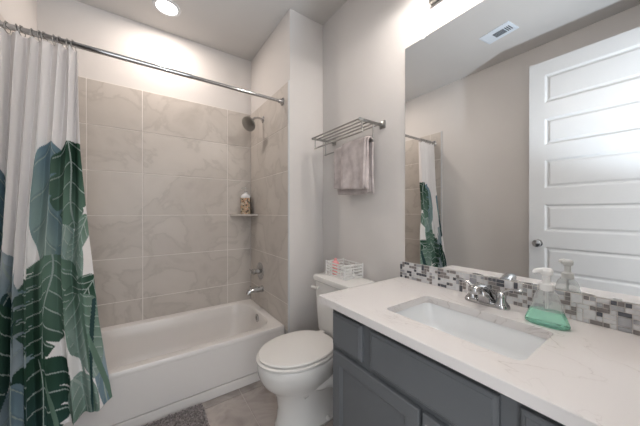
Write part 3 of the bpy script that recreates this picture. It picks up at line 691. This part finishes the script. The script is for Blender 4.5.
# vanity light above the mirror: bulbs in open shades
vl = thing('vanity_light', 'metal vanity light bar with open glass shades above the mirror', 'wall lamp', (0, 0.51, 2.30))
bm = B(); box(bm, -0.028, 0, -0.29, 0.29, -0.04, 0.06, 0.004, seg=2); obj('backplate', bm, M['nickel'], vl, True)
for y in BULBS:
    yy = y - 0.51
    bm = B(); tube(bm, bezier((-0.02, yy, 0.03), (-0.07, yy, 0.03), (-0.20, yy, 0.10), (-0.20, yy, 0.175), 8), 0.008, 10); lathe(bm, [(0.024, 0.165), (0.026, 0.175), (0.02, 0.195)], (-0.20, yy, 0), 16); ar = obj('lamp_arm', bm, M['nickel'], vl, True)
    bm = B(); lathe(bm, [(0.026, 0.175), (0.030, 0.170), (0.052, 0.15), (0.060, 0.11), (0.064, 0.065), (0.061, 0.065), (0.057, 0.11), (0.049, 0.147), (0.028, 0.166)], (-0.20, yy, 0.0), 24, cap0=False, cap1=False); obj('glass_shade', bm, M['shade'], ar, True)
    bm = B(); lathe(bm, [(0.004, 0.085), (0.016, 0.092), (0.022, 0.108), (0.016, 0.126), (0.01, 0.15)], (-0.20, yy, 0.0), 16); obj('bulb', bm, M['lens'], ar, True)
    l = bpy.data.lights.new('vanity_bulb', 'POINT'); l.energy = 3.7; l.shadow_soft_size = 0.015; l.color = (1.0, 0.94, 0.89)
    lo = bpy.data.objects.new('vanity_bulb', l); C.objects.link(lo); lo.location = (-0.215, y, 2.30 + 0.06)

# faucet
fa = thing('faucet', 'chrome two-handle centerset faucet behind the sink', 'faucet', (-0.085, 0.512, HC + 0.0005))
bm = B(); loft(bm, [rrect(0, 0, 0.027, 0.080, 0.0265, 0), rrect(0, 0, 0.028, 0.081, 0.0275, 0.006), rrect(0, 0, 0.024, 0.077, 0.0235, 0.014), rrect(0, 0, 0.018, 0.07, 0.0175, 0.017)]); obj('base_plate', bm, M['chrome'], fa, True)
bm = B()
def sec(cx, cz, hy, hz, tilt):
    o = []
    for i in range(16):
        a_ = 2 * PI * i / 16; yy = hy * math.copysign(abs(math.cos(a_)) ** 0.8, math.cos(a_)); q = hz * math.copysign(abs(math.sin(a_)) ** 0.8, math.sin(a_))
        o.append((cx + q * math.sin(tilt), yy, cz + q * math.cos(tilt)))
    return o
loft(bm, [sec(0.022, 0.012, 0.030, 0.012, 1.5), sec(0.012, 0.034, 0.027, 0.024, 1.1), sec(-0.012, 0.058, 0.022, 0.020, 0.7), sec(-0.045, 0.074, 0.018, 0.015, 0.35), sec(-0.075, 0.079, 0.017, 0.013, 0.1), sec(-0.100, 0.075, 0.0165, 0.013, -0.3), sec(-0.112, 0.063, 0.015, 0.012, -0.9)])
loft(bm, [rrect(-0.008, 0, 0.026, 0.030, 0.02, 0.012), rrect(-0.02, 0, 0.022, 0.022, 0.02, 0.035), rrect(-0.034, 0, 0.018, 0.015, 0.014, 0.058)])
obj('spout', bm, M['chrome'], fa, 'all')
for s in (1, -1):
    bm = B(); lathe(bm, [(0.024, 0.010), (0.022, 0.018), (0.016, 0.030), (0.0175, 0.046), (0.016, 0.056), (0.008, 0.062)], (0, s * 0.051, 0), 20)
    tube(bm, bezier((0.0, s * 0.051, 0.052), (0.004, s * 0.064, 0.072), (0.006, s * 0.085, 0.080), (0.006, s * 0.118, 0.076), 10), [0.009, 0.008, 0.0075, 0.007, 0.0065, 0.0065, 0.0065, 0.007, 0.0075, 0.008, 0.006], 12, flat=(1.1, 0.7))
    obj('lever_handle', bm, M['chrome'], fa, 'all')
bm = B(); tube(bm, [(0.02, 0, 0.02), (0.02, 0, 0.06)], 0.0025, 8); lathe(bm, [(0.003, 0.06), (0.006, 0.064), (0.005, 0.07), (0.001, 0.072)], (0.02, 0, 0), 12); obj('lift_rod', bm, M['chrome'], fa, True)

# soap dispenser
so_ = thing('soap_dispenser', 'clear foaming soap dispenser with green liquid and white pump beside the faucet', 'soap dispenser', (-0.135, 0.315, HC + 0.0005), math.radians(4))
prof = [(0.026, 0.050, 0.0), (0.030, 0.056, 0.004), (0.030, 0.057, 0.010), (0.026, 0.050, 0.030), (0.023, 0.043, 0.048), (0.022, 0.038, 0.062), (0.021, 0.034, 0.085), (0.020, 0.028, 0.102), (0.018, 0.020, 0.112), (0.0165, 0.0165, 0.118)]
def el(a_, b_, z, n=32): return [(a_ * math.cos(2 * PI * i / n), b_ * math.copysign(abs(math.sin(2 * PI * i / n)) ** 0.85, math.sin(2 * PI * i / n)), z) for i in range(n)]
bm = B(); loft(bm, [el(a_, b_, z) for a_, b_, z in prof if z < 0.05], True, True); obj('green_liquid', bm, M['soap'], so_, True)
bm = B()
sh_ = [(0.023, 0.043, 0.0485)] + [q for q in prof if q[2] > 0.05]
loft(bm, [el(a_, b_, z) for a_, b_, z in sh_] + [el(a_ - 0.0015, b_ - 0.0015, z) for a_, b_, z in sh_[::-1]], False, False)
obj('bottle_shoulder', bm, M['clear'], so_, True)
bm = B(); lathe(bm, [(0.0185, 0.112), (0.0185, 0.132), (0.012, 0.137), (0.010, 0.140), (0.010, 0.160), (0.015, 0.164), (0.017, 0.176), (0.013, 0.183), (0.003, 0.185)], n=24)
tube(bm, [(0, 0, 0.175), (-0.010, 0.014, 0.176), (-0.019, 0.026, 0.173), (-0.021, 0.029, 0.167)], [0.009, 0.008, 0.0065, 0.0055], 10)
obj('pump', bm, M['white_plastic'], so_, True)
bm = B(); tube(bm, [(0, 0, 0.112), (0, 0, 0.052)], 0.004, 8); obj('dip_tube', bm, M['white_plastic'], so_, True)

# ------------------------------------------------------------------ ceiling fittings
rl = thing('recessed_light', 'round recessed ceiling light above the bathtub', 'ceiling light', (CAN[0], CAN[1], H))
bm = B(); lathe(bm, [(0.092, -0.0005), (0.090, -0.006), (0.070, -0.008), (0.068, -0.004)], n=40, cap0=False, cap1=False); obj('trim_ring', bm, M['white_trim'], rl, True)
bm = B(); lathe(bm, [(0.070, -0.001), (0.069, -0.005), (0.02, -0.0075)], n=40); obj('lens', bm, M['lens'], rl, True)
vt = thing('ceiling_vent', 'white rectangular ceiling register seen in the mirror', 'vent', (-1.283, 0.970, H), math.radians(8))
bm = B(); hx, hy = 0.080, 0.118
bb = [rrect(0, 0, hx, hy, 0.004, -0.0005), rrect(0, 0, hx, hy, 0.004, -0.004), rrect(0, 0, hx - 0.012, hy - 0.012, 0.003, -0.007)]
loft(bm, bb); obj('face_plate', bm, M['cream_plastic'], vt)
bm = B(); box(bm, -0.032, 0.032, -0.052, 0.030, -0.0105, -0.0065); gr_ = obj('dark_grille', bm, M['vent_dark'], vt)
bm = B()
for k in range(9): box(bm, -0.032, 0.032, -0.050 + k * 0.0095, -0.0485 + k * 0.0095, -0.0125, -0.0095)
obj('louver', bm, M['louver'], gr_)
bm = B()
for k in range(3): box(bm, -0.034, 0.034, -0.096 + k * 0.014, -0.089 + k * 0.014, -0.0082, -0.0065)
obj('side_slot', bm, M['dark'], vt)

# ------------------------------------------------------------------ bath mat
mt = thing('bath_mat', 'grey shaggy bath mat on the floor along the tub', 'mat', (-1.235, 1.578, 0.001))
bm = B(); loft(bm, [rrect(0, 0, 0.335, 0.215, 0.05, 0), rrect(0, 0, 0.335, 0.215, 0.05, 0.008)]); obj('backing', bm, M['mat_pile'], mt)
bm = B(); rnd = random.Random(4)
for i in range(9000):
    x = rnd.uniform(-0.33, 0.33); y = rnd.uniform(-0.21, 0.21)
    if x < -0.12 and rnd.random() < 0.4: continue
    a_ = rnd.uniform(0, 2 * PI); l_ = rnd.uniform(0.006, 0.012); h = rnd.uniform(0.014, 0.024); w = 0.0038
    dx, dy = math.cos(a_), math.sin(a_); px, py = -dy * w, dx * w
    v = [bm.verts.new((x + px, y + py, 0.006)), bm.verts.new((x - px, y - py, 0.006)), bm.verts.new((x - px + dx * l_ * .5, y - py + dy * l_ * .5, h)), bm.verts.new((x + px + dx * l_ * .5, y + py + dy * l_ * .5, h)),
         bm.verts.new((x - px * .5 + dx * l_, y - py * .5 + dy * l_, h * 0.9)), bm.verts.new((x + px * .5 + dx * l_, y + py * .5 + dy * l_, h * 0.9)), bm.verts.new((x - dx * w * 1.5, y - dy * w * 1.5, 0.006))]
    bm.faces.new((v[0], v[1], v[2], v[3])); bm.faces.new((v[3], v[2], v[4], v[5])); bm.faces.new((v[1], v[6], v[2])); bm.faces.new((v[6], v[0], v[3])); bm.faces.new((v[6], v[3], v[2]))
pl = obj('pile', bm, M['mat_pile'], mt); pl['kind'] = 'stuff'
